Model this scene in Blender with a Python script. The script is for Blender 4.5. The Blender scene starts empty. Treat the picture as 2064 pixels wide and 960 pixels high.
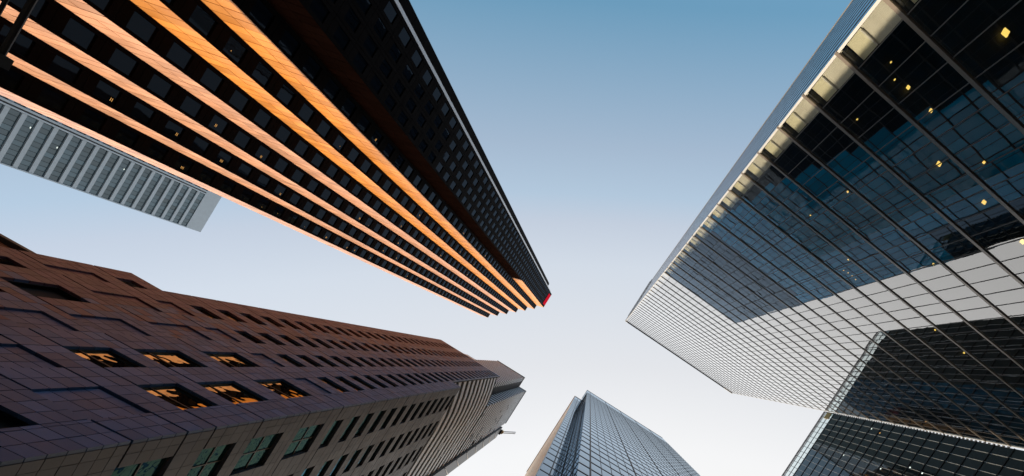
import bpy, math, random
from mathutils import Vector, Matrix
random.seed(7)
rnd = random.random
C = bpy.context.scene.collection
scene = bpy.context.scene
EYE = 1.7                                  # camera height; building heights h are measured above it

# ------------------------------------------------------------------ camera
RC = ((0.82808, 0.52826, 0.18770), (-0.54270, 0.83932, 0.03205), (-0.14061, -0.12840, 0.98170))   # rows: world X, Y, Z in (right, down, forward)
FPX, PX, PY = 929.93, 1322.63, 859.52      # focal length and principal point in photo pixels (the photo is a crop)
right = Vector((RC[0][0], RC[1][0], RC[2][0])); down = Vector((RC[0][1], RC[1][1], RC[2][1])); fwd = Vector((RC[0][2], RC[1][2], RC[2][2]))
cam = bpy.data.cameras.new('camera'); camo = bpy.data.objects.new('camera', cam); C.objects.link(camo)
M3 = Matrix((right, -down, -fwd)).transposed()
camo.matrix_world = Matrix.Translation((0, 0, EYE)) @ M3.to_4x4()
cam.sensor_fit = 'HORIZONTAL'; cam.sensor_width = 36.0
cam.lens = FPX / 2064 * 36.0
cam.shift_x = -(PX - 1032) / 2064
cam.shift_y = (PY - 480) / 2064
cam.clip_start = 0.05; cam.clip_end = 6000
scene.camera = camo

def proj(x, y, z):
    p = Vector((x, y, z - EYE)); w = p.dot(fwd)
    if w < 1e-3: return None
    return (PX + FPX * p.dot(right) / w, PY + FPX * p.dot(down) / w)
def quad_area(pts):
    q = [proj(*p) for p in pts]
    if any(a is None for a in q): return 0.0
    cx = sum(a[0] for a in q) / 4; cy = sum(a[1] for a in q) / 4
    if not (-25 < cx < 2090 and -25 < cy < 985): return 0.0
    s = 0
    for i in range(4):
        a, b = q[i], q[(i + 1) % 4]; s += a[0] * b[1] - a[1] * b[0]
    return abs(s) / 2

# ------------------------------------------------------------------ light
SUN_EL = math.radians(17); SUN_M = -0.044
sd = Vector((SUN_M, 1, 0)).normalized() * math.cos(SUN_EL); sd.z = math.sin(SUN_EL)
w = bpy.data.worlds.new('World'); scene.world = w; w.use_nodes = True
nt = w.node_tree; nt.nodes.clear()
wo = nt.nodes.new('ShaderNodeOutputWorld')
sky = nt.nodes.new('ShaderNodeTexSky'); sky.sky_type = 'NISHITA'; sky.sun_disc = False
sky.sun_elevation = SUN_EL; sky.sun_rotation = math.atan2(sd.x, sd.y)
sky.air_density = 1.2; sky.dust_density = 1.0; sky.ozone_density = 1.6
b1 = nt.nodes.new('ShaderNodeBackground'); b1.inputs[1].default_value = 0.05
nt.links.new(sky.outputs[0], b1.inputs[0])
# bright thin veil of high haze on the sunny side of the sky, fading away from it into an added cool fill from unseen sky
tc = nt.nodes.new('ShaderNodeTexCoord')
dt = nt.nodes.new('ShaderNodeVectorMath'); dt.operation = 'DOT_PRODUCT'; dt.inputs[1].default_value = (0.50, 0.75, 0.45)
nt.links.new(tc.outputs['Generated'], dt.inputs[0])
mr = nt.nodes.new('ShaderNodeMapRange'); mr.inputs[1].default_value = -0.3; mr.inputs[2].default_value = 1.0
nt.links.new(dt.outputs['Value'], mr.inputs[0])
rp = nt.nodes.new('ShaderNodeValToRGB')
VEIL_AND_FILL = [(-0.3, (.11, .28, .44)), (-0.15, (.115, .275, .41)), (0.05, (.345, .44, .55)), (0.13, (.42, .53, .64)), (0.18, (.52, .575, .655)), (0.26, (.62, .665, .72)), (0.45, (.745, .745, .75)), (0.6, (.885, .87, .845)), (1.0, (1.0, .94, .85))]  # first stop raised in blue as added cool fill from unseen sky
e = rp.color_ramp.elements
e[0].position = 0.0; e[0].color = (*VEIL_AND_FILL[0][1], 1); e[1].position = 1.0; e[1].color = (*VEIL_AND_FILL[-1][1], 1)
for t, c in VEIL_AND_FILL[1:-1]:
    el = e.new((t + .3) / 1.3); el.color = (*c, 1)
nt.links.new(mr.outputs[0], rp.inputs[0])
b2 = nt.nodes.new('ShaderNodeBackground'); b2.inputs[1].default_value = 1.0
nt.links.new(rp.outputs[0], b2.inputs[0])
ad = nt.nodes.new('ShaderNodeAddShader')
nt.links.new(b1.outputs[0], ad.inputs[0]); nt.links.new(b2.outputs[0], ad.inputs[1]); nt.links.new(ad.outputs[0], wo.inputs[0])
sl = bpy.data.lights.new('sun', 'SUN'); sl.energy = 5.0; sl.angle = math.radians(0.55); sl.color = (1.0, .76, .50)
so = bpy.data.objects.new('sun', sl); C.objects.link(so); so.rotation_euler = sd.to_track_quat('Z', 'Y').to_euler(); so.location = (0, 0, 300)
vs = scene.view_settings; vs.view_transform = 'Standard'; vs.look = 'None'; vs.exposure = 0.0; vs.gamma = 1.0; vs.use_curve_mapping = False
try:
    cy = scene.cycles; cy.max_bounces = 12; cy.glossy_bounces = 8; cy.transparent_max_bounces = 16; cy.diffuse_bounces = 3
except Exception: pass

# ------------------------------------------------------------------ materials
def newmat(name):
    m = bpy.data.materials.new(name); m.use_nodes = True; n = m.node_tree; n.nodes.clear()
    out = n.nodes.new('ShaderNodeOutputMaterial'); return m, n, out
def N(n, t, **kw):
    o = n.nodes.new(t)
    for k, v in kw.items(): setattr(o, k, v)
    return o
def stone(name, c1, c2, rough=.5, island=.18, scale=1.2, grain=40, spec=.5, streak=0.0, bump=.15):
    m, n, out = newmat(name); L = n.links.new
    b = N(n, 'ShaderNodeBsdfPrincipled'); b.inputs['Roughness'].default_value = rough; b.inputs['Specular IOR Level'].default_value = spec
    tc = N(n, 'ShaderNodeTexCoord'); geo = N(n, 'ShaderNodeNewGeometry'); oi = N(n, 'ShaderNodeObjectInfo')
    n1 = N(n, 'ShaderNodeTexNoise'); n1.inputs['Scale'].default_value = scale; n1.inputs['Detail'].default_value = 6
    n2 = N(n, 'ShaderNodeTexNoise'); n2.inputs['Scale'].default_value = grain; n2.inputs['Detail'].default_value = 3
    L(geo.outputs['Position'], n1.inputs['Vector']); L(geo.outputs['Position'], n2.inputs['Vector'])
    ra = N(n, 'ShaderNodeMath', operation='ADD'); L(geo.outputs['Random Per Island'], ra.inputs[0]); L(oi.outputs['Random'], ra.inputs[1])
    fr = N(n, 'ShaderNodeMath', operation='FRACT'); L(ra.outputs[0], fr.inputs[0])
    mx = N(n, 'ShaderNodeMixRGB'); mx.inputs[1].default_value = (*c1, 1); mx.inputs[2].default_value = (*c2, 1)
    a = N(n, 'ShaderNodeMath', operation='MULTIPLY_ADD'); L(n1.outputs['Fac'], a.inputs[0]); a.inputs[1].default_value = .75; L(n2.outputs['Fac'], a.inputs[2])
    a2 = N(n, 'ShaderNodeMath', operation='SUBTRACT'); L(a.outputs[0], a2.inputs[0]); a2.inputs[1].default_value = .38
    L(a2.outputs[0], mx.inputs[0])
    v = N(n, 'ShaderNodeMath', operation='MULTIPLY_ADD'); L(fr.outputs[0], v.inputs[0]); v.inputs[1].default_value = 2 * island; v.inputs[2].default_value = 1 - island
    hs = N(n, 'ShaderNodeHueSaturation'); L(mx.outputs[0], hs.inputs['Color']); L(v.outputs[0], hs.inputs['Value'])
    L(hs.outputs[0], b.inputs['Base Color'])
    rr = N(n, 'ShaderNodeMath', operation='MULTIPLY_ADD'); L(n1.outputs['Fac'], rr.inputs[0]); rr.inputs[1].default_value = .25; rr.inputs[2].default_value = rough - .12; L(rr.outputs[0], b.inputs['Roughness'])
    bp = N(n, 'ShaderNodeBump'); bp.inputs['Strength'].default_value = bump; bp.inputs['Distance'].default_value = .02; L(n2.outputs['Fac'], bp.inputs['Height']); L(bp.outputs[0], b.inputs['Normal'])
    L(b.outputs[0], out.inputs[0]); return m
def plain(name, c, rough=.5, metal=0.0, spec=.5, var=.12):
    m, n, out = newmat(name); L = n.links.new
    b = N(n, 'ShaderNodeBsdfPrincipled'); b.inputs['Roughness'].default_value = rough; b.inputs['Metallic'].default_value = metal; b.inputs['Specular IOR Level'].default_value = spec
    geo = N(n, 'ShaderNodeNewGeometry'); n1 = N(n, 'ShaderNodeTexNoise'); n1.inputs['Scale'].default_value = .7; n1.inputs['Detail'].default_value = 5
    L(geo.outputs['Position'], n1.inputs['Vector'])
    v = N(n, 'ShaderNodeMath', operation='MULTIPLY_ADD'); L(n1.outputs['Fac'], v.inputs[0]); v.inputs[1].default_value = 2 * var; v.inputs[2].default_value = 1 - var
    hs = N(n, 'ShaderNodeHueSaturation'); hs.inputs['Color'].default_value = (*c, 1); L(v.outputs[0], hs.inputs['Value']); L(hs.outputs[0], b.inputs['Base Color'])
    L(b.outputs[0], out.inputs[0]); return m
def mirror_glass(name, base, ior=1.9, tint=(.92, .96, 1), rough=.0, wob=.012, wscale=.35, thru=None, var=.3, boost=1.0):
    """reflective facade glass: a mirror coat over a dark body (or over a see-through body when thru is set), slightly wavy"""
    m, n, out = newmat(name); L = n.links.new
    geo = N(n, 'ShaderNodeNewGeometry'); oi = N(n, 'ShaderNodeObjectInfo')
    n1 = N(n, 'ShaderNodeTexNoise'); n1.inputs['Scale'].default_value = wscale; n1.inputs['Detail'].default_value = 2; L(geo.outputs['Position'], n1.inputs['Vector'])
    bp = N(n, 'ShaderNodeBump'); bp.inputs['Strength'].default_value = 1.0; bp.inputs['Distance'].default_value = wob; L(n1.outputs['Fac'], bp.inputs['Height'])
    g = N(n, 'ShaderNodeBsdfGlossy'); g.inputs['Color'].default_value = (*tint, 1); g.inputs['Roughness'].default_value = rough; L(bp.outputs[0], g.inputs['Normal'])
    fr0 = N(n, 'ShaderNodeFresnel'); fr0.inputs['IOR'].default_value = ior
    fr = N(n, 'ShaderNodeMath', operation='MULTIPLY_ADD', use_clamp=True); L(fr0.outputs[0], fr.inputs[0]); fr.inputs[1].default_value = boost; fr.inputs[2].default_value = .0
    if thru:
        front = N(n, 'ShaderNodeMath', operation='SUBTRACT'); front.inputs[0].default_value = 1.0; L(geo.outputs['Backfacing'], front.inputs[1])
        fm = N(n, 'ShaderNodeMath', operation='MULTIPLY'); L(fr.outputs[0], fm.inputs[0]); L(front.outputs[0], fm.inputs[1]); fr = fm
    if thru:
        d = N(n, 'ShaderNodeBsdfTransparent'); d.inputs['Color'].default_value = (*thru, 1)
    else:
        d = N(n, 'ShaderNodeBsdfDiffuse')
        ra = N(n, 'ShaderNodeMath', operation='ADD'); L(geo.outputs['Random Per Island'], ra.inputs[0]); L(oi.outputs['Random'], ra.inputs[1])
        fc = N(n, 'ShaderNodeMath', operation='FRACT'); L(ra.outputs[0], fc.inputs[0])
        v = N(n, 'ShaderNodeMath', operation='MULTIPLY_ADD'); L(fc.outputs[0], v.inputs[0]); v.inputs[1].default_value = 2 * var; v.inputs[2].default_value = 1 - var
        hs = N(n, 'ShaderNodeHueSaturation'); hs.inputs['Color'].default_value = (*base, 1); L(v.outputs[0], hs.inputs['Value']); L(hs.outputs[0], d.inputs['Color'])
    mx = N(n, 'ShaderNodeMixShader'); L(fr.outputs[0], mx.inputs[0]); L(d.outputs[0], mx.inputs[1]); L(g.outputs[0], mx.inputs[2])
    L(mx.outputs[0], out.inputs[0]); return m
def emit(name, c, s):
    m, n, out = newmat(name); em = N(n, 'ShaderNodeEmission'); em.inputs[0].default_value = (*c, 1); em.inputs[1].default_value = s
    n.links.new(em.outputs[0], out.inputs[0]); return m
M = {}
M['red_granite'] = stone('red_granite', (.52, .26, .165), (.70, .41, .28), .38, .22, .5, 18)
M['shaded_granite'] = stone('shaded_granite', (.003, .0025, .003), (.007, .005, .005), .6, .2, .6, 20, .012)  # same granite on the unlit faces, their shade put into the colour
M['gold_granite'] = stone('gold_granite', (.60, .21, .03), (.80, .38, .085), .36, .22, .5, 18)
M['shaded_pier_granite'] = stone('shaded_pier_granite', (.018, .008, .005), (.035, .015, .010), .45, .15, .5, 18, .0)  # pier granite with the cast shadow's darkness put into its colour
M['joint'] = plain('joint', (.012, .010, .010), .9)
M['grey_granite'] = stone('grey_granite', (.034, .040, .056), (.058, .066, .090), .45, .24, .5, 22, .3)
M['cool_lit_granite'] = stone('cool_lit_granite', (.036, .080, .170), (.060, .128, .26), .45, .24, .5, 22, .3)  # front panels bluer than the flank, cool light put into the colour
M['mid_lit_granite'] = stone('mid_lit_granite', (.050, .064, .125), (.084, .104, .195), .45, .24, .5, 22, .3)  # step between the cool and the reddish painted light
M['rose_lit_granite'] = stone('rose_lit_granite', (.090, .042, .056), (.145, .070, .090), .45, .24, .5, 22, .3)  # red light bounced off the granite tower, put into the panel colour
M['brown_stone'] = stone('brown_stone', (.10, .045, .030), (.16, .075, .05), .6, .15, .6, 20)
M['tower_window'] = mirror_glass('tower_window', (.004, .005, .007), 1.38, (.50, .72, 1), .02, .01, boost=.32)
M['stone_window'] = mirror_glass('stone_window', (.004, .004, .005), 4.5, (1, .80, .45), .0, .022, .5)
M['teal_window'] = mirror_glass('teal_window', (.006, .017, .020), 1.8, (.20, .52, .72), .0, .05, .6)
M['office_glass'] = mirror_glass('office_glass', None, 2.1, (.98, .99, 1), .0, .008, .22, thru=(.93, .95, .94), boost=2.1)
M['clear_glass'] = mirror_glass('clear_glass', None, 1.45, (.93, .97, 1), .0, .004, .22, thru=(.90, .95, .95))
M['side_glass'] = mirror_glass('side_glass', (.02, .03, .04), 2.0, (.93, .96, 1), .01, .004)
M['blue_reflection_glass'] = mirror_glass('blue_reflection_glass', (.008, .50, .86), 1.9, (.53, .63, .72), .0, .006, .25, var=.25, boost=1.8)  # strong blue body paints the sky mirrored between the towers
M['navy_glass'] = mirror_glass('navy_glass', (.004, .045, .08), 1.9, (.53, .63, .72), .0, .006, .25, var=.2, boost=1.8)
M['dark_reflection_glass'] = mirror_glass('dark_reflection_glass', (.006, .008, .010), 1.9, (.53, .63, .72), .0, .006, .25, var=.2, boost=1.8)  # near-black body paints the dark part of the mirrored reflections
M['dark_glass'] = mirror_glass('dark_glass', (.030, .041, .045), 1.75, (.8, .92, .95), .0, .012, .3, boost=1.25)
M['pale_glass'] = mirror_glass('pale_glass', (.045, .085, .115), 1.6, (.8, .93, 1), .02, .01, var=.5, boost=1.3)
M['black_glass'] = mirror_glass('black_glass', (.004, .004, .005), 1.5, (.9, .9, .92), .02, .01)
M['aluminium'] = plain('aluminium', (.33, .30, .275), .3, .7)
M['mullion_metal'] = plain('mullion_metal', (.13, .13, .135), .4, .5)
M['dark_metal'] = plain('dark_metal', (.03, .032, .036), .4, .4)
M['grey_metal'] = plain('grey_metal', (.22, .22, .225), .4, .5)
M['pale_metal'] = plain('pale_metal', (.66, .71, .77), .35, .2)
M['pale_concrete'] = plain('pale_concrete', (.47, .55, .63), .7)
M['white_band'] = plain('white_band', (.66, .70, .76), .45, 0, .5, .2)
M['cream_blind'] = plain('cream_blind', (.86, .84, .68), .8)
M['grey_wall'] = plain('grey_wall', (.76, .75, .71), .8, 0, .5, .3)
M['ceiling'] = plain('ceiling', (.035, .036, .038), .8)
M['interior'] = plain('interior', (.012, .012, .013), .9)
M['copper_stone'] = stone('copper_stone', (.62, .36, .18), (.80, .60, .40), .4, .2, .4, 12)
M['copper_panel'] = plain('copper_panel', (.95, .60, .28), .28, 1.0, .5, .25)
M['asphalt'] = stone('asphalt', (.04, .04, .042), (.06, .06, .062), .9, 0, .3, 30)
M['paving'] = stone('paving', (.22, .21, .20), (.32, .31, .29), .85, .1, .4, 20)
M['ground'] = stone('ground', (.12, .12, .12), (.2, .2, .19), .9, 0, .1, 8)
M['paint'] = plain('paint', (.75, .75, .72), .7)
M['warm_light'] = emit('warm_light', (1.0, .66, .14), 1.7)
M['amber_light'] = emit('amber_light', (1.0, .50, .14), .8)
M['cool_light'] = emit('cool_light', (.9, 1.0, .92), 1.2)
M['red_sign'] = emit('red_sign', (1.0, .02, .05), .55)
M['white_paint'] = plain('white_paint', (.8, .8, .8), .5)
M['brass'] = plain('brass', (.62, .42, .16), .35, .8)
M['cable'] = plain('cable', (.012, .011, .013), .6)

# ------------------------------------------------------------------ mesh helpers
class MB:
    def __init__(s): s.v = []; s.f = []
    def box(s, x0, x1, y0, y1, z0, z1):
        s.hexa([(x0, y0, z0), (x1, y0, z0), (x1, y1, z0), (x0, y1, z0), (x0, y0, z1), (x1, y0, z1), (x1, y1, z1), (x0, y1, z1)])
    def hexa(s, p):
        b = len(s.v); s.v += [tuple(q) for q in p]
        s.f += [(b, b + 3, b + 2, b + 1), (b + 4, b + 5, b + 6, b + 7), (b, b + 1, b + 5, b + 4), (b + 1, b + 2, b + 6, b + 5), (b + 2, b + 3, b + 7, b + 6), (b + 3, b, b + 4, b + 7)]
    def quad(s, p):
        b = len(s.v); s.v += [tuple(q) for q in p]; s.f.append((b, b + 1, b + 2, b + 3))
    def prism(s, poly, z0, z1):
        b = len(s.v); n = len(poly)
        s.v += [(x, y, z0) for x, y in poly] + [(x, y, z1) for x, y in poly]
        for i in range(n):
            j = (i + 1) % n; s.f.append((b + i, b + j, b + n + j, b + n + i))
        s.f.append(tuple(b + i for i in reversed(range(n)))); s.f.append(tuple(b + n + i for i in range(n)))
    def tube(s, a, c, r, n=8):
        a = Vector(a); c = Vector(c); d = (c - a).normalized(); u = d.orthogonal().normalized(); w2 = d.cross(u); b = len(s.v)
        for p in (a, c):
            for k in range(n):
                t = 2 * math.pi * k / n; s.v.append(tuple(p + r * (math.cos(t) * u + math.sin(t) * w2)))
        for k in range(n):
            j = (k + 1) % n; s.f.append((b + k, b + j, b + n + j, b + n + k))
        s.f.append(tuple(b + i for i in reversed(range(n)))); s.f.append(tuple(b + n + i for i in range(n)))
    def mesh(s, name, mat):
        m = bpy.data.meshes.new(name); m.from_pydata(s.v, [], s.f); m.update()
        m.materials.append(M[mat]); return m
    def build(s, name, mat, parent=None, kind=None):
        if not s.f: return None
        return link(name, s.mesh(name, mat), parent, kind)
def link(name, mesh, parent=None, kind=None, loc=None, rot=None):
    o = bpy.data.objects.new(name, mesh); C.objects.link(o)
    if parent is not None: o.parent = parent
    if kind: o['kind'] = kind
    if loc is not None: o.location = loc
    if rot is not None: o.rotation_euler = rot
    return o
def thing(name, label, cat):
    o = bpy.data.objects.new(name, None); C.objects.link(o); o['label'] = label; o['category'] = cat; o.empty_display_size = .1; return o
class Face:
    """a vertical facade: origin O on plan, u along it, n outward; heights h above the eye"""
    def __init__(s, O, u, n): s.O = Vector((*O, 0)); s.u = Vector((*u, 0)).normalized(); s.n = Vector((*n, 0)).normalized()
    def P(s, a, h, d=0): return s.O + s.u * a + s.n * d + Vector((0, 0, h + EYE))
    def box(s, mb, a0, a1, h0, h1, d0, d1):
        P = s.P
        pts = [P(a0, h0, d0), P(a1, h0, d0), P(a1, h0, d1), P(a0, h0, d1), P(a0, h1, d0), P(a1, h1, d0), P(a1, h1, d1), P(a0, h1, d1)]
        if s.u.cross(s.n).z < 0: pts = [pts[i] for i in (3, 2, 1, 0, 7, 6, 5, 4)]
        mb.hexa(pts)
    def area(s, a0, a1, h0, h1): return quad_area([s.P(a0, h0), s.P(a1, h0), s.P(a1, h1), s.P(a0, h1)])
def pieces(parent, name, mat, cells, limit=300, tilt=0.0):
    """cells: (face, a0, a1, h0, h1, d0, d1). The ones that show largest become parts of their own (sharing mesh data), the rest one joined part"""
    sc = sorted(((c[0].area(*c[1:5]), i) for i, c in enumerate(cells)), reverse=True)
    own = {i for a, i in sc[:limit] if a > 6}
    cache = {}; rest = MB()
    for i, c in enumerate(cells):
        fc, a0, a1, h0, h1, d0, d1 = c
        if i in own:
            key = (id(fc), round(a1 - a0, 3), round(h1 - h0, 3), round(d0, 3), round(d1, 3))
            if key not in cache:
                mb = MB(); f0 = Face((0, 0), fc.u[:2], fc.n[:2]); f0.box(mb, -(a1 - a0) / 2, (a1 - a0) / 2, -(h1 - h0) / 2 - EYE, (h1 - h0) / 2 - EYE, d0, d1)
                cache[key] = mb.mesh(name, mat)
            o = link(name, cache[key], parent, None, fc.P((a0 + a1) / 2, (h0 + h1) / 2))
            if tilt: o.rotation_euler = (random.gauss(0, tilt), random.gauss(0, tilt), random.gauss(0, tilt))
        else: fc.box(rest, a0, a1, h0, h1, d0, d1)
    if rest.f: rest.build(name, mat, parent, 'stuff')
def vlines(parent, name, mat, fc, xs, h0, h1, wd, d0, d1):
    for a in xs:
        mb = MB(); fc.box(mb, a - wd / 2, a + wd / 2, h0, h1, d0, d1); mb.build(name, mat, parent)
def hlines(parent, name, mat, fc, hs, a0, a1, ht, d0, d1):
    for h in hs:
        mb = MB(); fc.box(mb, a0, a1, h - ht / 2, h + ht / 2, d0, d1); mb.build(name, mat, parent)

# ------------------------------------------------------------------ setting: ground, streets, pavements
mb = MB(); mb.box(-2500, 2500, -2500, 2500, -.5, -.15); mb.build('ground', 'ground', None, 'structure')
mb = MB(); mb.box(-600, 600, -12, 2, -.149, -.12); mb.build('road', 'asphalt', None, 'structure')
mb = MB(); mb.box(-28, -10, -600, -12.01, -.149, -.121); mb.box(-28, -10, 2.01, 600, -.149, -.121); mb.build('cross_road', 'asphalt', None, 'structure')
for nm, x0, x1, y0, y1 in (('pavement_east', -10, 1.5, 2, 300), ('pavement_north_east', -10, 300, -21.5, -12), ('pavement_west', -300, -28, 2, 17), ('pavement_north_west', -300, -28, -40, -12), ('pavement_south_east', 1.5, 300, 2, 9.6)):
    mb = MB(); mb.box(x0, x1, y0, y1, -.149, .0); mb.build(nm, 'paving', None, 'structure')
mb = MB()
for k in range(-60, 60): mb.box(k * 6 + 1, k * 6 + 4, -5.08, -4.92, -.119, -.116)
mb.build('lane_marking', 'paint', None, 'structure')

# ------------------------------------------------------------------ red granite tower (upper left)
def granite_tower():
    t = thing('granite_tower', 'tall dark tower with stepped orange sunlit granite piers, red sign at its top', 'tower'); t.location = (0, 0, 0)
    H = 275.0; x0, a0 = -61.7, 8.37; dx, dk, st = 3.7, 2.45, 3.65
    poly = [(-95, 9.57)]; oranges = []; darks = []
    for k in range(-1, 6):
        x = x0 + dx * k; y = a0 - st * k
        poly += [(x, y - dk), (x + dx, y - st)] if k >= 0 else [(x, y - dk), (x + dx, y - st)]
        oranges.append((x, y - dk))
        if k >= 0: darks.append((x, y, dk))
    # plan, counted from the left end: for every k a dark face then an orange one
    xe, ye = -39.5, a0 - st * 6
    darks.append((xe, ye, -22.3 + 0 - ye))
    ins = .35                                        # core stands back of the cladding
    core = MB(); pl = [(px - ins * .9, py - ins) for px, py in poly] + [(xe - ins, -22.3), (-43.2 - ins, -22.3), (-43.2 - ins, -26.3), (-95, -26.3)]
    core.prism(pl, -.1, H + EYE - .3); core.build('core', 'joint', t)
    od = Vector((dx, -(st - dk), 0)); ol = od.length
    # orange piers: three courses of two panels on every storey
    cells = []
    for (x, y) in oranges:
        fc = Face((x, y), od[:2], (st - dk, dx))
        nP = 2; h = -1.6
        while h < H - .1:
            h1 = min(h + 1.333, H)
            for i in range(nP):
                cells.append((fc, i * ol / nP + .02, (i + 1) * ol / nP - .03, h + .035, h1 - .035, -.30, random.uniform(-.012, .012)))
            h = h1
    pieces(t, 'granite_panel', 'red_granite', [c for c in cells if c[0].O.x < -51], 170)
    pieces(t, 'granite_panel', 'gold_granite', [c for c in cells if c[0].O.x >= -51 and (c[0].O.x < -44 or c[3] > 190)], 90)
    pieces(t, 'granite_panel', 'shaded_pier_granite', [c for c in cells if c[0].O.x >= -44 and c[3] <= 190], 40)  # shadowed stretch of the last pier, painted dark
    # dark faces: spandrel slabs, jambs and one window a storey
    win = []; cells = []; lights = []
    for k, (x, y, wd) in enumerate(darks[:-1]):
        fc = Face((x, y), (0, -1), (1, 0)); ww = dk
        for fl in range(0, 68):
            h = 3.0 + fl * 4.0
            if h + 4 > H: break
            if h < 30:
                cells.append((fc, .02, ww - .02, h, h + 4, -.33, -.02)); continue
            a0w, a1w, h0, h1 = .32, ww - .42, h + 1.0, h + 3.3
            cells += [(fc, .02, a0w, h + .02, h + 3.98, -.33, 0), (fc, a1w, ww - .02, h + .02, h + 3.98, -.33, 0), (fc, a0w + .02, a1w - .02, h + .02, h0 - .02, -.33, -.02), (fc, a0w + .02, a1w - .02, h1 + .02, h + 3.98, -.33, -.02)]
            win.append((fc, a0w + .03, a1w - .03, h0, h1, -.30, -.16))
            if fc.area(a0w, a1w, h0, h1) > 30 and rnd() < .20: lights.append((fc, a0w, a1w, h0, h1))
    x, y, wd = darks[-1]; wd = abs(wd); fc = Face((x, y), (0, -1), (1, 0)); nb = 4; bw = wd / nb
    for fl in range(0, 68):
        h = 3.0 + fl * 4.0
        if h + 4 > H - 3: break
        if h < 30: cells.append((fc, .02, wd - .02, h, h + 4, -.33, -.02)); continue
        for i in range(nb):
            a0w, a1w = i * bw + .42, (i + 1) * bw - .42; h0, h1 = h + 1.0, h + 3.2
            cells += [(fc, i * bw + .02, a0w, h + .02, h + 3.98, -.33, 0), (fc, a1w, (i + 1) * bw - .02, h + .02, h + 3.98, -.33, 0), (fc, a0w + .02, a1w - .02, h + .02, h0 - .02, -.33, -.02), (fc, a0w + .02, a1w - .02, h1 + .02, h + 3.98, -.33, -.02)]
            win.append((fc, a0w + .03, a1w - .03, h0, h1, -.30, -.12))
            if fc.area(a0w, a1w, h0, h1) > 30 and rnd() < .10: lights.append((fc, a0w, a1w, h0, h1))
    top = 3.0 + 67 * 4
    pieces(t, 'spandrel_slab', 'shaded_granite', cells, 300)
    pieces(t, 'window', 'tower_window', win, 300, .0012)
    for fc, a0w, a1w, h0, h1 in lights[:90]:
        mb = MB(); q = random.uniform(.15, .5); n = random.choice((1, 2, 2, 3)); hh = h1 - .35 - rnd() * 1.1
        for i in range(n): fc.box(mb, a0w + q, a0w + q + .10 + .26 * (n > 1), hh - i * .17, hh - i * .17 + .045, -.155, -.145)
        mb.build('ceiling_light', 'amber_light', t)
    # set-back strip behind the corner, pale corner trim, parapet caps, red sign
    fc2 = Face((-43.2, -22.45), (0, -1), (1, 0)); cells = []
    for fl in range(0, 67): cells.append((fc2, 0, 3.85, 3 + fl * 4 + .03, 7 + fl * 4 - .03, -.3, 0))
    pieces(t, 'corner_slab', 'shaded_granite', cells, 120)
    mb = MB(); mb.box(xe - .36, xe + .02, -22.75, -22.31, -.1, H + EYE - 9); mb.build('corner_trim', 'pale_metal', t)
    mb = MB()
    for (px, py, wd) in darks[:-1]: mb.box(px - .3, px + .02, py - dk + .02, py - .02, H + EYE - 4, H + EYE)
    mb.box(xe - .3, xe + .02, -22.3, ye - .02, H + EYE - 7, H + EYE); mb.build('parapet', 'shaded_granite', t)
    mb = MB(); fc = Face((xe, ye), (0, -1), (1, 0)); fc.box(mb, 1.2, 7.6, H - 10, H - 2.2, .03, .35); s = mb.build('sign', 'red_sign', t)
    s['label'] = 'red illuminated sign panel at the tower top'
granite_tower()

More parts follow.
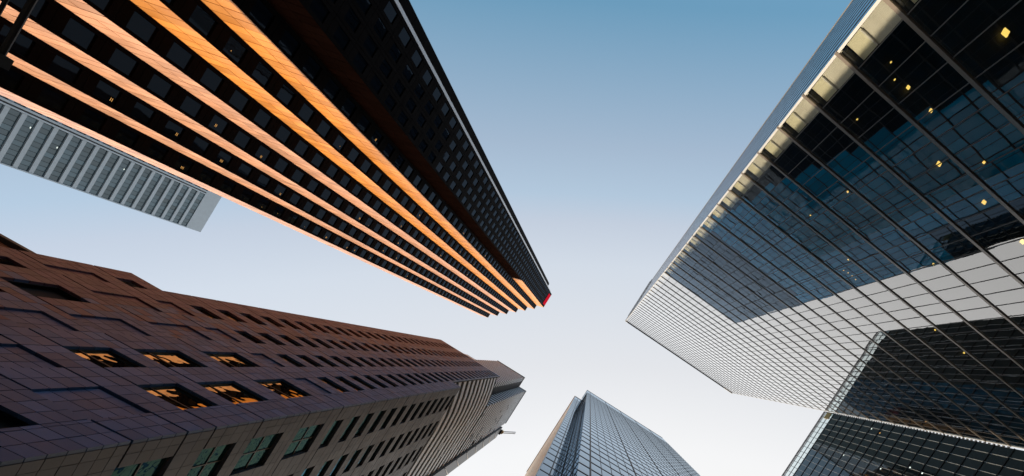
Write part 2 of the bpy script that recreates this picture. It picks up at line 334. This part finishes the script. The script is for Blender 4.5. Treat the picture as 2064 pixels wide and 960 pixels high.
# ------------------------------------------------------------------ big glass office tower (right)
def glass_tower():
    t = thing('glass_tower', 'large glass office tower with silver floor fins mirroring its neighbours', 'tower')
    H = 178.0; X0, X1, YF, YB = 2.1, 52.7, -21.7, -39.9
    fc = Face((X0, YF), (1, 0), (0, 1)); W = X1 - X0; nb = 34; bw = W / nb
    hs = [2 + 4 * k for k in range(5, 45)]           # fin heights 22 ... 178
    mb = MB(); mb.box(X0 + .3, X1 - .3, YB, YF - .3, -.1, 17.5 + EYE); mb.build('podium', 'dark_glass', t)
    panes = []
    for h in hs[:-1]:
        for i in range(nb): panes.append((fc, i * bw + .025, (i + 1) * bw - .025, h + .16, h + 3.84, -.06, -.02))
    for i in range(nb): panes.append((fc, i * bw + .025, (i + 1) * bw - .025, 18.16, 21.84, -.06, -.02))
    pieces(t, 'glass_pane', 'office_glass', panes, 300, .0024)
    hlines(t, 'floor_fin', 'aluminium', fc, [18] + hs, -.06, W + .06, .22, -.06, .065)
    vlines(t, 'mullion', 'mullion_metal', fc, [i * bw for i in range(1, nb)], 16.5, H - .1, .04, -.06, .016)
    for h in hs: pass
    mb = MB(); fc.box(mb, -.02, .14, 17, H, -.10, .04); mb.build('corner_post', 'pale_metal', t)
    mb = MB(); fc.box(mb, W - .14, W + .02, 17, H, -.10, .04); mb.build('corner_post', 'pale_metal', t)
    # inside: ceilings, core wall, pale corner walls and blinds on every storey, lamps
    for h in [18] + hs:
        mb = MB(); mb.box(X0 + .25, X1 - .25, YB + .6, YF - .10, h + EYE - .28, h + EYE + .15); mb.build('floor_slab', 'ceiling', t)
    mb = MB(); mb.box(X0 + 5, X1 - 4, YB + 1, YF - 9, 17.6 + EYE, H + EYE - .5); mb.build('core_wall', 'interior', t)
    for h in [18] + hs[:-1]:
        mb = MB(); fc.box(mb, .20, 1.50, h + .17, h + 2.35, -.62, -.42); mb.build('corner_wall', 'grey_wall', t)
        mb = MB(); fc.box(mb, .22, 1.46, h + 2.40, h + 3.66, -.55, -.38); mb.build('blind', 'cream_blind', t)
        mb = MB(); fc.box(mb, .3, 1.44, h + 2.33, h + 2.42, -.38, -.30); mb.build('blind_rail', 'white_paint', t)
    LAMPS = [(19.5, 7.2, .62), (27.0, 11.0, .55), (26.9, 14.8, .5), (27.2, 18.7, .6), (24.6, 6.2, .34), (24.7, 8.0, .34), (25.2, 12.5, .25), (34.7, 18.4, .32), (42.3, 14.9, .28), (42.5, 26.6, .32), (42.5, 30.7, .36), (34.6, 9.2, .25), (24.2, 4.6, .12), (24.8, 5.4, .12), (44.5, 15.9, .14), (44.7, 16.5, .14), (44.9, 17.1, .14), (45.1, 17.7, .14), (33.6, 5.3, .16), (28.6, 5.6, .14), (33.4, 13.4, .16), (41.0, 9.2, .2)]
    for h, x, s in LAMPS:
        s *= .62
        c = math.floor((h - 2) / 4) * 4 + 6 - .34; k = max(1.012, (c - .12) / h)
        X, Yy, Z = x * k, YF * k, h * k
        if Yy > YF - .5: X, Yy = X, YF - .6
        mb = MB(); mb.prism([(X - s * .42, Yy - s * .30), (X + s * .42, Yy - s * .36), (X + s * .5, Yy + s * .3), (X - s * .36, Yy + s * .36)], Z + EYE - .03, Z + EYE + .06); mb.build('ceiling_lamp', 'warm_light', t)
    # left flank
    fl = Face((X0, YF), (0, -1), (-1, 0)); D = YF - YB; n2 = 12; b2 = D / n2; panes = []
    for h in hs[:-1]:
        for i in range(n2): panes.append((fl, i * b2 + .03, (i + 1) * b2 - .03, h + .05, h + 3.95, -.06, -.02))
    pieces(t, 'side_pane', 'side_glass', panes, 120, .0006)
    vlines(t, 'side_mullion', 'joint', fl, [i * b2 for i in range(1, n2 + 1)], 17, H - 1, .30, -.05, -.006)
    mb = MB(); fl.box(mb, D - .3, D - .05, 17, H, -.3, .02); mb.build('back_corner', 'grey_metal', t)
    mb = MB(); mb.box(X1 - .35, X1 - .03, YB, YF - .12, 17 + EYE, H + EYE - .3); mb.build('right_flank', 'dark_glass', t)
    mb = MB(); mb.box(X0 + .3, X1 - .3, YB - .3, YB, 17 + EYE, H + EYE - .3); mb.build('rear_wall', 'dark_glass', t)
    mb = MB(); fl.box(mb, .0, D, H - .6, H + .9, .02, .16); fc.box(mb, -.14, W + .14, H + .30, H + 1.0, -.3, .24); mb.build('parapet', 'pale_metal', t)
    mb = MB()
    for i in range(46): fl.box(mb, 2.2 + i * .34, 2.2 + i * .34 + .16, H + .92, H + 1.7, .02, .3)
    mb.build('roof_railing', 'dark_metal', t)
glass_tower()

# ------------------------------------------------------------------ glass tower beyond the near corner (bottom centre)
def corner_glass_tower():
    t = thing('corner_glass_tower', 'blue grey glass tower with notched corner and copper side at the bottom centre', 'tower')
    H = 210.0; HC = 192.0; f1 = Face((4.65, 9.8), (1, 0), (0, -1)); W = 40.9; nb = 26; bw = W / nb
    f2 = Face((4.65, 14.6), (0, -1), (-1, 0)); f3 = Face((1.6, 14.7), (1, 0), (0, -1))
    hs = [4 * k for k in range(1, 49)]
    mb = MB(); mb.prism([(4.8, 9.95), (4.65 + W - .15, 9.95), (4.65 + W - .15, 55), (1.75, 55), (1.75, 14.85), (4.8, 14.85)], -.1, H + EYE - .4); mb.build('core', 'dark_metal', t)
    panes = []
    for h in hs[:-1]:
        for i in range(nb): panes.append((f1, i * bw + .02, (i + 1) * bw - .02, h + .10, h + 3.90, -.10, -.03))
        for i in range(2): panes.append((f3, .03 + i * 1.5, 1.47 + i * 1.5, h + .10, h + 3.90, -.10, -.03))
        for i in range(3): panes.append((f2, .03 + i * 1.58, 1.55 + i * 1.58, h + .10, h + 3.90, -.10, -.03))
    def zone(p):  # pane tones laid out along the painted blue and black reflections
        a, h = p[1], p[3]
        if h > 138 or p[0] is not f1: return 'navy_glass' if h > 80 else 'dark_reflection_glass'
        if h < 112 - 5.2 * (a - 4) or (a > 33 and h < 78): return 'dark_reflection_glass'
        return 'blue_reflection_glass'
    for mt, lim in (('blue_reflection_glass', 110), ('navy_glass', 110), ('dark_reflection_glass', 80)):
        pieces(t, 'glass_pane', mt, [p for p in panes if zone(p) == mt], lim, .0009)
    crown = []
    for i in range(nb): crown.append((f1, i * bw + .02, (i + 1) * bw - .02, HC + .1, H, -.10, -.03))
    for i in range(2): crown.append((f3, .03 + i * 1.5, 1.47 + i * 1.5, HC + .1, H - 8, -.10, -.03))
    for i in range(3): crown.append((f2, .03 + i * 1.58, 1.55 + i * 1.58, HC + .1, H, -.10, -.03))
    pieces(t, 'crown_pane', 'navy_glass', crown, 60, .0004)
    hlines(t, 'transom', 'dark_metal', f1, hs, 0, W, .24, -.06, .018)
    hlines(t, 'transom', 'dark_metal', f3, hs, 0.02, 3.0, .24, -.06, .018)
    hlines(t, 'transom', 'dark_metal', f2, hs, 0.05, 4.7, .24, -.06, .018)
    vlines(t, 'mullion', 'dark_metal', f1, [i * bw for i in range(1, nb) if i % 5 != 1], 4, HC, .06, -.06, .005)
    vlines(t, 'main_mullion', 'dark_metal', f1, [i * bw for i in range(1, nb) if i % 5 == 1], 4, H - .2, .14, -.06, .06)
    vlines(t, 'main_mullion', 'dark_metal', f3, [1.5], 4, H - 8, .14, -.06, .09)
    vlines(t, 'mullion', 'dark_metal', f2, [1.58, 3.16], 4, HC, .06, -.06, .02)
    mb = MB(); f1.box(mb, -.05, W + .05, H - .05, H + .5, -.3, .06); f2.box(mb, .2, 4.74, H - .04, H + .45, -.2, .05); mb.build('parapet', 'grey_metal', t)
    mb = MB(); f3.box(mb, -.08, .06, 4, H - 8, -.1, .06); mb.build('corner_post', 'pale_metal', t)
    # copper-coloured stone side with bands
    f4 = Face((1.6, 14.72), (0, 1), (-1, 0)); cells = []
    for k in range(0, 52):
        for j in range(10): cells.append((f4, j * 4.0 + .03, j * 4.0 + 3.97, k * 4 + .04, k * 4 + 3.2, -.14, -.02))
    pieces(t, 'copper_panel', 'copper_panel', cells, 120)
    mb = MB()
    for k in range(0, 51): f4.box(mb, .1, 40, k * 4 + 3.25, k * 4 + 3.95, -.14, -.06)
    mb.build('side_glazing', 'pale_glass', t, 'stuff')
    mb = MB(); f4.box(mb, 0.1, 40, 206.5, 208.2, -.3, .25); mb.build('side_cornice', 'copper_stone', t)
    for y in (17, 24, 31):
        mb = MB(); f4.box(mb, y - 14.7, y - 13.0, 208.3, 209.6, -1.2, .1); mb.build('roof_vent', 'dark_metal', t)
corner_glass_tower()

# ------------------------------------------------------------------ grey granite office block (lower left), reddish bounce light painted into its panels
def stone_block():
    t = thing('stone_office_block', 'grey granite block, reddish light painted into its panels, with deep windows reflecting gold light, lower left', 'building')
    Y = 17.5; XC, XU, XL, XP, XQ = -1.09 * Y, -1.206 * Y, -2.335 * Y, -2.513 * Y, -3.6 * Y
    HB, HT, HP, HQ = 5.535 * Y, 8.40 * Y, 3.20 * Y, 2.872 * Y
    cols = {'b': (-1.395, -1.222), 'a': (-1.66, -1.517), 'c': (-1.922, -1.780), 'd': (-2.188, -2.048), 'e': (-2.402, -2.316)}
    rows = {'q': (1.40, 1.552), 'r0': (1.69, 1.90), 'r1': (2.03, 2.205), 'r2': (2.30, 2.518), 'r3': (2.652, 2.88), 'r4': (2.99, 3.09)}
    for k in range(26): rows['u%d' % k] = (3.205 + .2 * k, 3.305 + .2 * k)
    kind = {('b', 'q'): 'hole', ('a', 'q'): 'hole', ('c', 'q'): 'blank', ('b', 'r0'): 'blank', ('a', 'r0'): 'blank', ('c', 'r0'): 'hole', ('d', 'r0'): 'blank',
            ('b', 'r1'): 'win', ('a', 'r1'): 'win', ('b', 'r2'): 'win', ('a', 'r2'): 'win', ('b', 'r3'): 'win', ('a', 'r3'): 'win',
            ('c', 'r1'): 'blank', ('c', 'r2'): 'blank', ('c', 'r3'): 'blank', ('d', 'r1'): 'hole', ('d', 'r2'): 'hole', ('d', 'r3'): 'blank',
            ('e', 'r2'): 'hole', ('e', 'r3'): 'blank', ('e', 'r4'): 'hole'}
    for c in 'abcd':
        kind[(c, 'r4')] = 'blank'
        for k in range(26): kind[(c, 'u%d' % k)] = 'win'
    f = Face((0, Y), (1, 0), (0, -1)); g = Face((XC, 0), (0, 1), (1, 0))
    DEP = .24
    # core, standing well back of the openings
    mb = MB(); mb.box(XP + .1, XC - .75, Y + .75, Y + 34, -.1, HP + EYE - .3); mb.build('core', 'interior', t)
    mb = MB(); mb.box(XL + .1, XC - .75, Y + .75, Y + 34, HP + EYE - .2, HB + EYE - .3); mb.build('middle_core', 'interior', t)
    mb = MB(); mb.box(XL + .1, XU - 3.2, Y + .75, Y + 3.4, HB + EYE - .2, HT + EYE - .4); mb.build('upper_core', 'interior', t)
    hb = sorted({1.0, 1.2} | {v for r in rows.values() for v in r} | {8.40, 5.535, 3.20, 2.872, 8.34})
    def subdivide(vals, mx):
        out = []
        for a, b in zip(vals[:-1], vals[1:]):
            n = max(1, math.ceil((b - a) / mx - 1e-6)); out += [a + (b - a) * i / n for i in range(n)]
        return out + [vals[-1]]
    hb = subdivide([v for i, v in enumerate(hb) if i == 0 or v - hb[i - 1] > .004], .066)
    xb = sorted({-2.513, -2.335, -1.206, -1.09} | {v for c in cols.values() for v in c}); xb = subdivide(xb, .068)
    def at(x, h, tab=cols):
        for c, (p, q) in tab.items():
            if p < x < q:
                for r, (u, v) in rows.items():
                    if u < h < v: return kind.get((c, r))
        return None
    cells = []
    for x0, x1 in zip(xb[:-1], xb[1:]):
        for h0, h1 in zip(hb[:-1], hb[1:]):
            xm, hm = (x0 + x1) / 2, (h0 + h1) / 2
            if xm < -2.335 and hm > 3.20: continue
            if xm > -1.206 and hm > 5.535: continue
            k = at(xm, hm)
            if k in ('win', 'hole'): continue
            big = any(abs(h1 - v) < .003 for v in (1.69, 1.9, 2.03, 2.3, 2.652, 2.99)) or any(abs(h1 - (3.205 + .2 * i)) < .003 for i in range(26))
            cells.append((f, x0 * Y + .022, x1 * Y - .022, h0 * Y + .025, h1 * Y - (.14 if big else .025), -DEP, (-.16 if k == 'blank' else random.uniform(-.006, .006))))
    # right-hand flank: same storeys, its own columns
    gcols = {'b': (1.107, 1.305), 'a': (1.452, 1.655), 'c': (1.797, 2.0), 'd': (2.142, 2.345), 'e': (9, 9.1)}
    gk = dict(kind)
    for c in 'abcd':
        for r in ('r0', 'r1', 'r2', 'r3', 'r4'): gk[(c, r)] = 'win'
        gk[(c, 'q')] = 'hole'
    yb = subdivide(sorted({1.0, 2.9} | {v for c in gcols.values() for v in c if v < 3}), .085)
    wins = []
    for (c, r), k in kind.items():
        if k in ('win', 'hole') and not (c == 'e' and r[0] == 'u'): wins.append((f, cols[c], rows[r], k, 0))
    for c in 'abcd':
        for r in rows:
            if rows[r][1] < 5.52 and gk.get((c, r)) in ('win', 'hole'): wins.append((g, gcols[c], rows[r], gk[(c, r)], 1))
    def atg(y, h):
        for c, (p, q) in gcols.items():
            if p < y < q:
                for r, (u, v) in rows.items():
                    if u < h < v and gk.get((c, r)) in ('win', 'hole') and v < 5.52: return True
        return False
    for y0, y1 in zip(yb[:-1], yb[1:]):
        for h0, h1 in zip(hb[:-1], hb[1:]):
            if h1 > 5.536: continue
            if atg((y0 + y1) / 2, (h0 + h1) / 2): continue
            big = any(abs(h1 - v) < .003 for v in (1.69, 1.9, 2.03, 2.3, 2.652, 2.99)) or any(abs(h1 - (3.205 + .2 * i)) < .003 for i in range(26))
            s = DEP + .015 if y0 < 1.001 else 0
            cells.append((g, y0 * Y + .012 + s * 0 + (.0 if y0 > 1.001 else .245), y1 * Y - .016, h0 * Y + .018, h1 * Y - (.12 if big else .018), -DEP, random.uniform(-.006, .006)))
    rq = random.Random(21); zones = {'cool_lit_granite': [], 'mid_lit_granite': [], 'rose_lit_granite': [], 'grey_granite': []}
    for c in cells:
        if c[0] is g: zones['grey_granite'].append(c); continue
        v = (-c[1] - 20) / 22 + (c[3] - 35) / 420 + rq.gauss(0, .10)  # painted bounce light: redder towards the left and the top
        zones['cool_lit_granite' if v < .45 else ('mid_lit_granite' if v < .74 else 'rose_lit_granite')].append(c)
    for mt, lim in (('cool_lit_granite', 120), ('mid_lit_granite', 70), ('rose_lit_granite', 50), ('grey_granite', 60)): pieces(t, 'granite_panel', mt, zones[mt], lim)
    # upper front return
    mb = MB(); mb.box(XU - .5, XU - .02, Y + DEP + .01, Y + DEP + .25, HB + EYE, HT + EYE); mb.build('return_edge', 'joint', t)
    # windows: dark frame, pane standing deep in the opening, glazing bars on the big ones
    for fc, (u0, u1), (h0, h1), k, side in wins:
        a0, a1, b0, b1 = u0 * Y, u1 * Y, h0 * Y, h1 * Y
        if fc.area(a0, a1, b0, b1) < 8 and k == 'hole': continue
        mb = MB()
        for q in ((a0, a0 + .10, b0, b1), (a1 - .10, a1, b0, b1), (a0 + .1, a1 - .1, b0, b0 + .1), (a0 + .1, a1 - .1, b1 - .1, b1)): fc.box(mb, *q, -DEP - .02, -DEP + .03)
        if k == 'win' and (b1 - b0) > 2.5:
            if side: fc.box(mb, (a0 + a1) / 2 - .05, (a0 + a1) / 2 + .05, b0 + .1, b1 - .1, -DEP - .015, -DEP + .025); fc.box(mb, a0 + .1, a1 - .1, (b0 + b1) / 2 - .05, (b0 + b1) / 2 + .05, -DEP - .012, -DEP + .028)
            else: fc.box(mb, a0 + .1, a1 - .1, b0 + (b1 - b0) * .3, b0 + (b1 - b0) * .3 + .09, -DEP - .015, -DEP + .025)
        wobj = mb.build('window', 'dark_metal', t)
        mb = MB(); dd = -.62 if k == 'hole' else -DEP - .03; fc.box(mb, a0 + .02, a1 - .02, b0 + .02, b1 - .02, dd - .03, dd)
        p = mb.build('pane', ('teal_window' if side else 'stone_window') if k == 'win' else 'interior', wobj)
    # recessed brown wing at the far left with small wall lamps
    fw = Face((0, Y + 1.6), (1, 0), (0, -1)); cells = []
    for i in range(9):
        for j in range(16): cells.append((fw, XP - .05 - (i + 1) * 2.1 + .02, XP - .05 - i * 2.1 - .02, HQ - (j + 1) * 2.4 + .02, HQ - j * 2.4 - .02, -.5, random.uniform(-.005, .005)))
    pieces(t, 'wing_panel', 'brown_stone', cells, 60)
    mb = MB(); mb.box(XP - 19.5, XP - .02, Y + 2.2, Y + 20, -.1, HQ + EYE - .2); mb.build('wing', 'brown_stone', t)
    mb = MB(); fw.box(mb, XP - 19, XP - .1, HQ + .02, HQ + .5, -.6, .5); mb.build('wing_cornice', 'dark_metal', t)
    for a, h in ((XP - .5, 45.8), (XP - .5, 47.2), (XP - .5, 43.2)):
        mb = MB(); fw.box(mb, a - .35, a, h, h + .22, .02, .14); mb.build('wall_lamp', 'cool_light', t)
    # louvred plant room on the roof
    for k in range(6):
        mb = MB(); mb.box(-37.2 + .4 * k, -27 + k * .4, 19.3, 20.6, HT + EYE + 1 + k * 1.7, HT + EYE + 1.9 + k * 1.7); mb.build('roof_louvre', 'grey_metal', t)
    mb = MB(); mb.box(-36.5, -27.6, 19.5, 20.5, HT + EYE - .5, HT + EYE + 10); mb.build('plant_room', 'dark_metal', t)
stone_block()

# ------------------------------------------------------------------ striped tower behind it
def striped_tower():
    t = thing('striped_tower', 'black tower with closely spaced white floor bands behind the granite block', 'tower')
    H = 235.0; fl = 4.2
    low = [(-21.75, 18.35), (-20.75, 22.0), (-20.0, 26.0), (-19.7, 30.0), (-19.7, 52.0)]
    HL = .63 * H
    up2 = [(-23.5, 27.7), (-19.7, 27.7), (-19.7, 46.5)]
    up1 = [(-38.6, 22.3), (-23.7, 22.3), (-23.7, 27.7)]
    wing = [(-45.0, 23.7), (-38.5, 23.7)]; HW = 204.0
    def ring(mb, line, h0, h1, off):
        for i in range(len(line) - 1):
            a = Vector((*line[i], 0)); b = Vector((*line[i + 1], 0)); d = (b - a).normalized(); n = Vector((d.y, -d.x, 0))
            def corner(j):
                p = Vector((*line[j], 0))
                if 0 < j < len(line) - 1:
                    d1 = (p - Vector((*line[j - 1], 0))).normalized(); d2 = (Vector((*line[j + 1], 0)) - p).normalized()
                    n1 = Vector((d1.y, -d1.x, 0)); n2 = Vector((d2.y, -d2.x, 0)); m = (n1 + n2); return p, m / max(.2, (1 + n1.dot(n2)))
                dd = (Vector((*line[j], 0)) - Vector((*line[j - 1], 0))).normalized() if j else (Vector((*line[1], 0)) - p).normalized()
                return p, Vector((dd.y, -dd.x, 0))
            (p, m), (q, k) = corner(i), corner(i + 1); z0, z1 = h0 + EYE, h1 + EYE
            P = lambda v, mm, z, o: (v.x + mm.x * o, v.y + mm.y * o, z)
            mb.hexa([P(p, m, z0, -.3), P(p, m, z0, off), P(q, k, z0, off), P(q, k, z0, -.3), P(p, m, z1, -.3), P(p, m, z1, off), P(q, k, z1, off), P(q, k, z1, -.3)])
    mb = MB(); mb.prism([(x - .1, y + .1) for x, y in low] + [(-38, 52), (-38, 24.5), (-25, 24.5), (-25, 18.9)], 97 + EYE, HL + EYE); mb.build('lower_body', 'joint', t)
    mb = MB(); mb.prism([(-23.8, 27.8), (-19.8, 27.8), (-19.8, 46.5), (-38, 46.5), (-38, 28.0)], HL + EYE - 2, H + EYE - .6); mb.build('upper_body', 'joint', t)
    mb = MB(); mb.prism([(-38.5, 22.4), (-23.8, 22.4), (-23.8, 27.75), (-38.5, 27.75)], 140 + EYE, H + EYE - .6); mb.build('front_body', 'joint', t)
    mb = MB(); mb.box(-44.9, -38.52, 23.8, 46, -.1, HW + EYE - .5); mb.build('wing_body', 'joint', t)
    h = 141.0
    while h < HW - 1:
        mb = MB(); ring(mb, wing, h, h + 1.6, .015); mb.build('floor_band', 'white_band', t)
        h += fl
    k = 0; h = 97.5
    while h < HL - 1:
        mb = MB(); ring(mb, low, h, h + 1.95, .02); mb.build('floor_band', 'white_band', t)
        h += fl
    h = 141.0
    while h < H - 1:
        mb = MB(); ring(mb, [up1[0], up1[1], (-23.7, 24.4)], h, h + 1.6, .015); mb.build('floor_band', 'white_band', t)
        h += fl
    h = HL + 1.0
    while h < H - 1:
        mb = MB(); ring(mb, up2, h, h + 1.75, .015); mb.build('floor_band', 'white_band', t)
        h += fl
    # dark grid in the notch
    fn = Face((-23.7, 24.5), (0, 1), (1, 0)); n = 0
    for i in range(7):
        mb = MB(); fn.box(mb, i * .52 + .06, i * .52 + .14, 140, H - 4, .01, .22); mb.build('grille_bar', 'dark_metal', t)
    mb = MB(); ring(mb, up2, H - .9, H + .5, .2); ring(mb, [up1[0], up1[1], up1[2]], H - .9, H + .4, .2); mb.build('parapet', 'dark_metal', t)
    # dark rectangles laid over the pale bands
    fx = Face((-19.7, 30), (0, 1), (1, 0)); rr = random.Random(3)
    for i in range(26):
        a = rr.uniform(0, 15); hh = HL + 1 + fl * rr.randrange(-8, 17)
        if hh > H - 3 or (hh < HL and a < .5): continue
        mb = MB(); fx.box(mb, a, a + rr.uniform(.8, 2.2), hh - .1, hh + 2.0, .03, .05); mb.build('dark_patch', 'dark_metal', t)
    # far side column with diagonal bracing
    mb = MB(); mb.box(-24, -18.9, 46.7, 52.5, 97 + EYE, 224 + EYE); mb.build('stair_shaft', 'dark_metal', t)
    for i in range(10):
        mb = MB(); z = 100 + i * 12 + EYE; mb.tube((-18.8, 46.9, z), (-18.8, 52.3, z + 12), .14); mb.build('brace', 'grey_metal', t)
striped_tower()
r = thing('roof_crane', 'small window cleaning crane with pale jib on the striped tower roof edge', 'crane')
z = 224 + EYE
mb = MB(); mb.box(-20.4, -18.2, 48.2, 50.6, z, z + 1.6); mb.build('cab', 'dark_metal', r)
mb = MB(); mb.prism([(-18.5 + 1.1 * math.cos(a * .785), 49.4 + 1.1 * math.sin(a * .785)) for a in range(8)], z + 1.6, z + 3.0); mb.build('turntable', 'brass', r)
mb = MB(); mb.tube((-18.5, 49.4, z + 3.2), (-12.9, 46.6, z + 5.0), .22); mb.tube((-18.3, 50.1, z + 3.2), (-12.7, 47.3, z + 5.0), .22); mb.build('jib', 'pale_metal', r)
mb = MB(); mb.tube((-18.4, 49.8, z + 1.0), (-18.4, 49.8, z + 3.4), .35); mb.build('mast', 'grey_metal', r)

# ------------------------------------------------------------------ pale slab tower far left
def slab_tower():
    t = thing('pale_slab_tower', 'distant pale tower with wide concrete floor slabs and dark glazing, far left', 'tower')
    H = 238.0; X = -172.7; YC = 43.6; fc = Face((X, YC), (0, -1), (1, 0)); W = 46
    mb = MB(); mb.box(X - 30, X - .5, YC - W, YC - .2, -.1, H + EYE - .5); mb.build('core', 'interior', t)
    mb = MB(); fc.box(mb, .02, W, H - 7.5, H, -.4, .0); mb.build('blank_crown', 'pale_concrete', t)
    panes = []; k = 0
    for i in range(55):
        h1 = H - 7.5 - i * 4.0; h0 = h1 - 4
        mb = MB(); fc.box(mb, .4, 16.2, h0 + .02, h0 + 1.2, -.4, .12); mb.build('floor_slab', 'pale_concrete', t)
        mb = MB(); fc.box(mb, 18.0, W, h0 + .02, h0 + 1.2, -.4, .12); mb.build('floor_slab', 'pale_concrete', t)
        for j in range(10): panes.append((fc, .45 + j * 1.57, .45 + (j + 1) * 1.57 - .12, h0 + 1.22, h1 - .02, -.35, -.2 if (i + j) % 7 else -.24))
        for j in range(10): panes.append((fc, 18.1 + j * 1.57, 18.1 + (j + 1) * 1.57 - .12, h0 + 1.22, h1 - .02, -.35, -.2))
    pieces(t, 'window_pane', 'pale_glass', panes, 300, .004)
    for a0, a1, d in ((16.3, 16.8, .42), (17.3, 17.9, .42), (0, .38, .2)):
        mb = MB(); fc.box(mb, a0, a1, 0, H - 7.4, -.4, d); mb.build('pier', 'pale_concrete', t)
    mb = MB(); fc.box(mb, 16.82, 17.28, 0, H - 7.6, -.4, -.1); mb.build('pier_groove', 'dark_metal', t)
    rr = random.Random(5)
    for i in range(5):
        a = rr.uniform(2, 15); h = H - 7.5 - 4 * rr.randrange(8, 24) - .5
        mb = MB(); fc.box(mb, a, a + .5, h - .2, h, -.19, -.12); mb.build('ceiling_light', 'cool_light', t)
slab_tower()

# ------------------------------------------------------------------ dark glass block lower right
def dark_block():
    t = thing('dark_glass_block', 'dark glass office block with pale glazed parapet at the lower right', 'building')
    H = 135.0; X = 68.3; Y0, Y1 = -27.8, 13.8; fc = Face((X, Y0), (0, 1), (-1, 0)); W = Y1 - Y0; nb = 23; bw = W / nb
    mb = MB(); mb.box(X + .3, X + 40, Y0 + .1, Y1 - .1, -.1, 128 + EYE); mb.build('core', 'interior', t)
    panes = []; hs = []
    h = 129.0
    while h > 20:
        hs.append(h); 
        for i in range(nb): panes.append((fc, i * bw + .03, (i + 1) * bw - .03, h - 4 + .06, h - .06, -.06, -.02))
        h -= 4
    pieces(t, 'glass_pane', 'dark_glass', panes, 300, .0012)
    hlines(t, 'transom', 'dark_metal', fc, hs, 0, W, .20, -.06, .12)
    vlines(t, 'mullion', 'pale_metal', fc, [i * bw for i in range(1, nb)], 20, 129, .07, -.06, .05)
    gl = []
    for i in range(nb): gl.append((fc, i * bw + .06, (i + 1) * bw - .06, 129.2, 133.6, -.06, -.02))
    pieces(t, 'parapet_pane', 'clear_glass', gl, 60, .002)
    vlines(t, 'parapet_post', 'dark_metal', fc, [i * bw for i in range(0, nb + 1)], 129, 135, .10, -.1, .1)
    hlines(t, 'parapet_rail', 'pale_metal', fc, [131.3, 133.7], 0, W, .16, -.05, .14)
    hlines(t, 'parapet_rail', 'dark_metal', fc, [134.4, 135.0], 0, W, .16, -.05, .14)
    mb = MB(); mb.box(X + .05, X + 40, Y0 + .02, Y0 + .2, 20 + EYE, 134 + EYE); mb.build('end_wall', 'dark_glass', t)
    mb = MB(); mb.box(X + .05, X + 40, Y1 - .2, Y1 - .02, 20 + EYE, 134 + EYE); mb.build('end_wall', 'dark_glass', t)
    for k in range(60):
        mb = MB(); hh = 70 + k * 1.0; mb.box(X - .12, X + .05, Y0 - .16, Y0 + .02, hh + EYE, hh + EYE + .45); mb.build('edge_bracket', 'grey_metal', t)
    mb = MB(); fc.box(mb, .25, 2.2, 130.0, 132.6, .02, .30); mb.build('gilt_badge', 'brass', t)
    rr = random.Random(11)
    for i in range(11):
        a = rr.uniform(1, 18); j = rr.randrange(2, 16); hh = 129 - 4 * j - .5
        mb = MB(); fc.box(mb, a, a + .3, hh - .35, hh, -.018, .02); mb.build('ceiling_light', 'amber_light' if rr.random() < .7 else 'cool_light', t)
dark_block()
t = thing('link_building', 'low dark glass link between the big glass tower and the dark block', 'building')
mb = MB(); mb.box(53.2, 67.8, -52, -31, -.1, 72 + EYE); mb.build('core', 'dark_metal', t)
fc = Face((53.2, -30.9), (1, 0), (0, 1)); cells = []
for i in range(9):
    for j in range(17): cells.append((fc, i * 1.6 + .05, i * 1.6 + 1.55, 72 - 4 * j - 3.9, 72 - 4 * j - .1, -.05, .0))
pieces(t, 'glass_pane', 'dark_glass', cells, 100, .001)

# ------------------------------------------------------------------ overhead tram wires in the top left corner
for x, r2, lab in ((-6.60, .026, 'thick black overhead wire crossing the upper left corner'), (-6.78, .016, 'thin black overhead wire in the extreme top left corner')):
    t = thing('overhead_wire', lab, 'wire'); t['group'] = 'overhead tram wires'
    mb = MB(); mb.tube((x, -42, 6 + EYE), (x, 42, 6 + EYE), r2); mb.build('cable', 'cable', t)
    mb = MB(); mb.box(x - .05, x + .05, .58, .70, 5.94 + EYE, 6.06 + EYE); mb.build('clamp', 'cable', t)
for y, lab in ((-42.2, 'black steel pole holding the overhead wires beside the glass tower'), (42.2, 'black steel pole holding the overhead wires beside the granite block')):
    t = thing('wire_pole', lab, 'pole')
    mb = MB(); mb.tube((-9, y, -.01), (-9, y, 8.6), .14, 12); mb.build('mast', 'cable', t)
    mb = MB(); mb.tube((-9, y, 7.7), (-6.4, y, 7.7), .06); mb.build('bracket', 'cable', t)
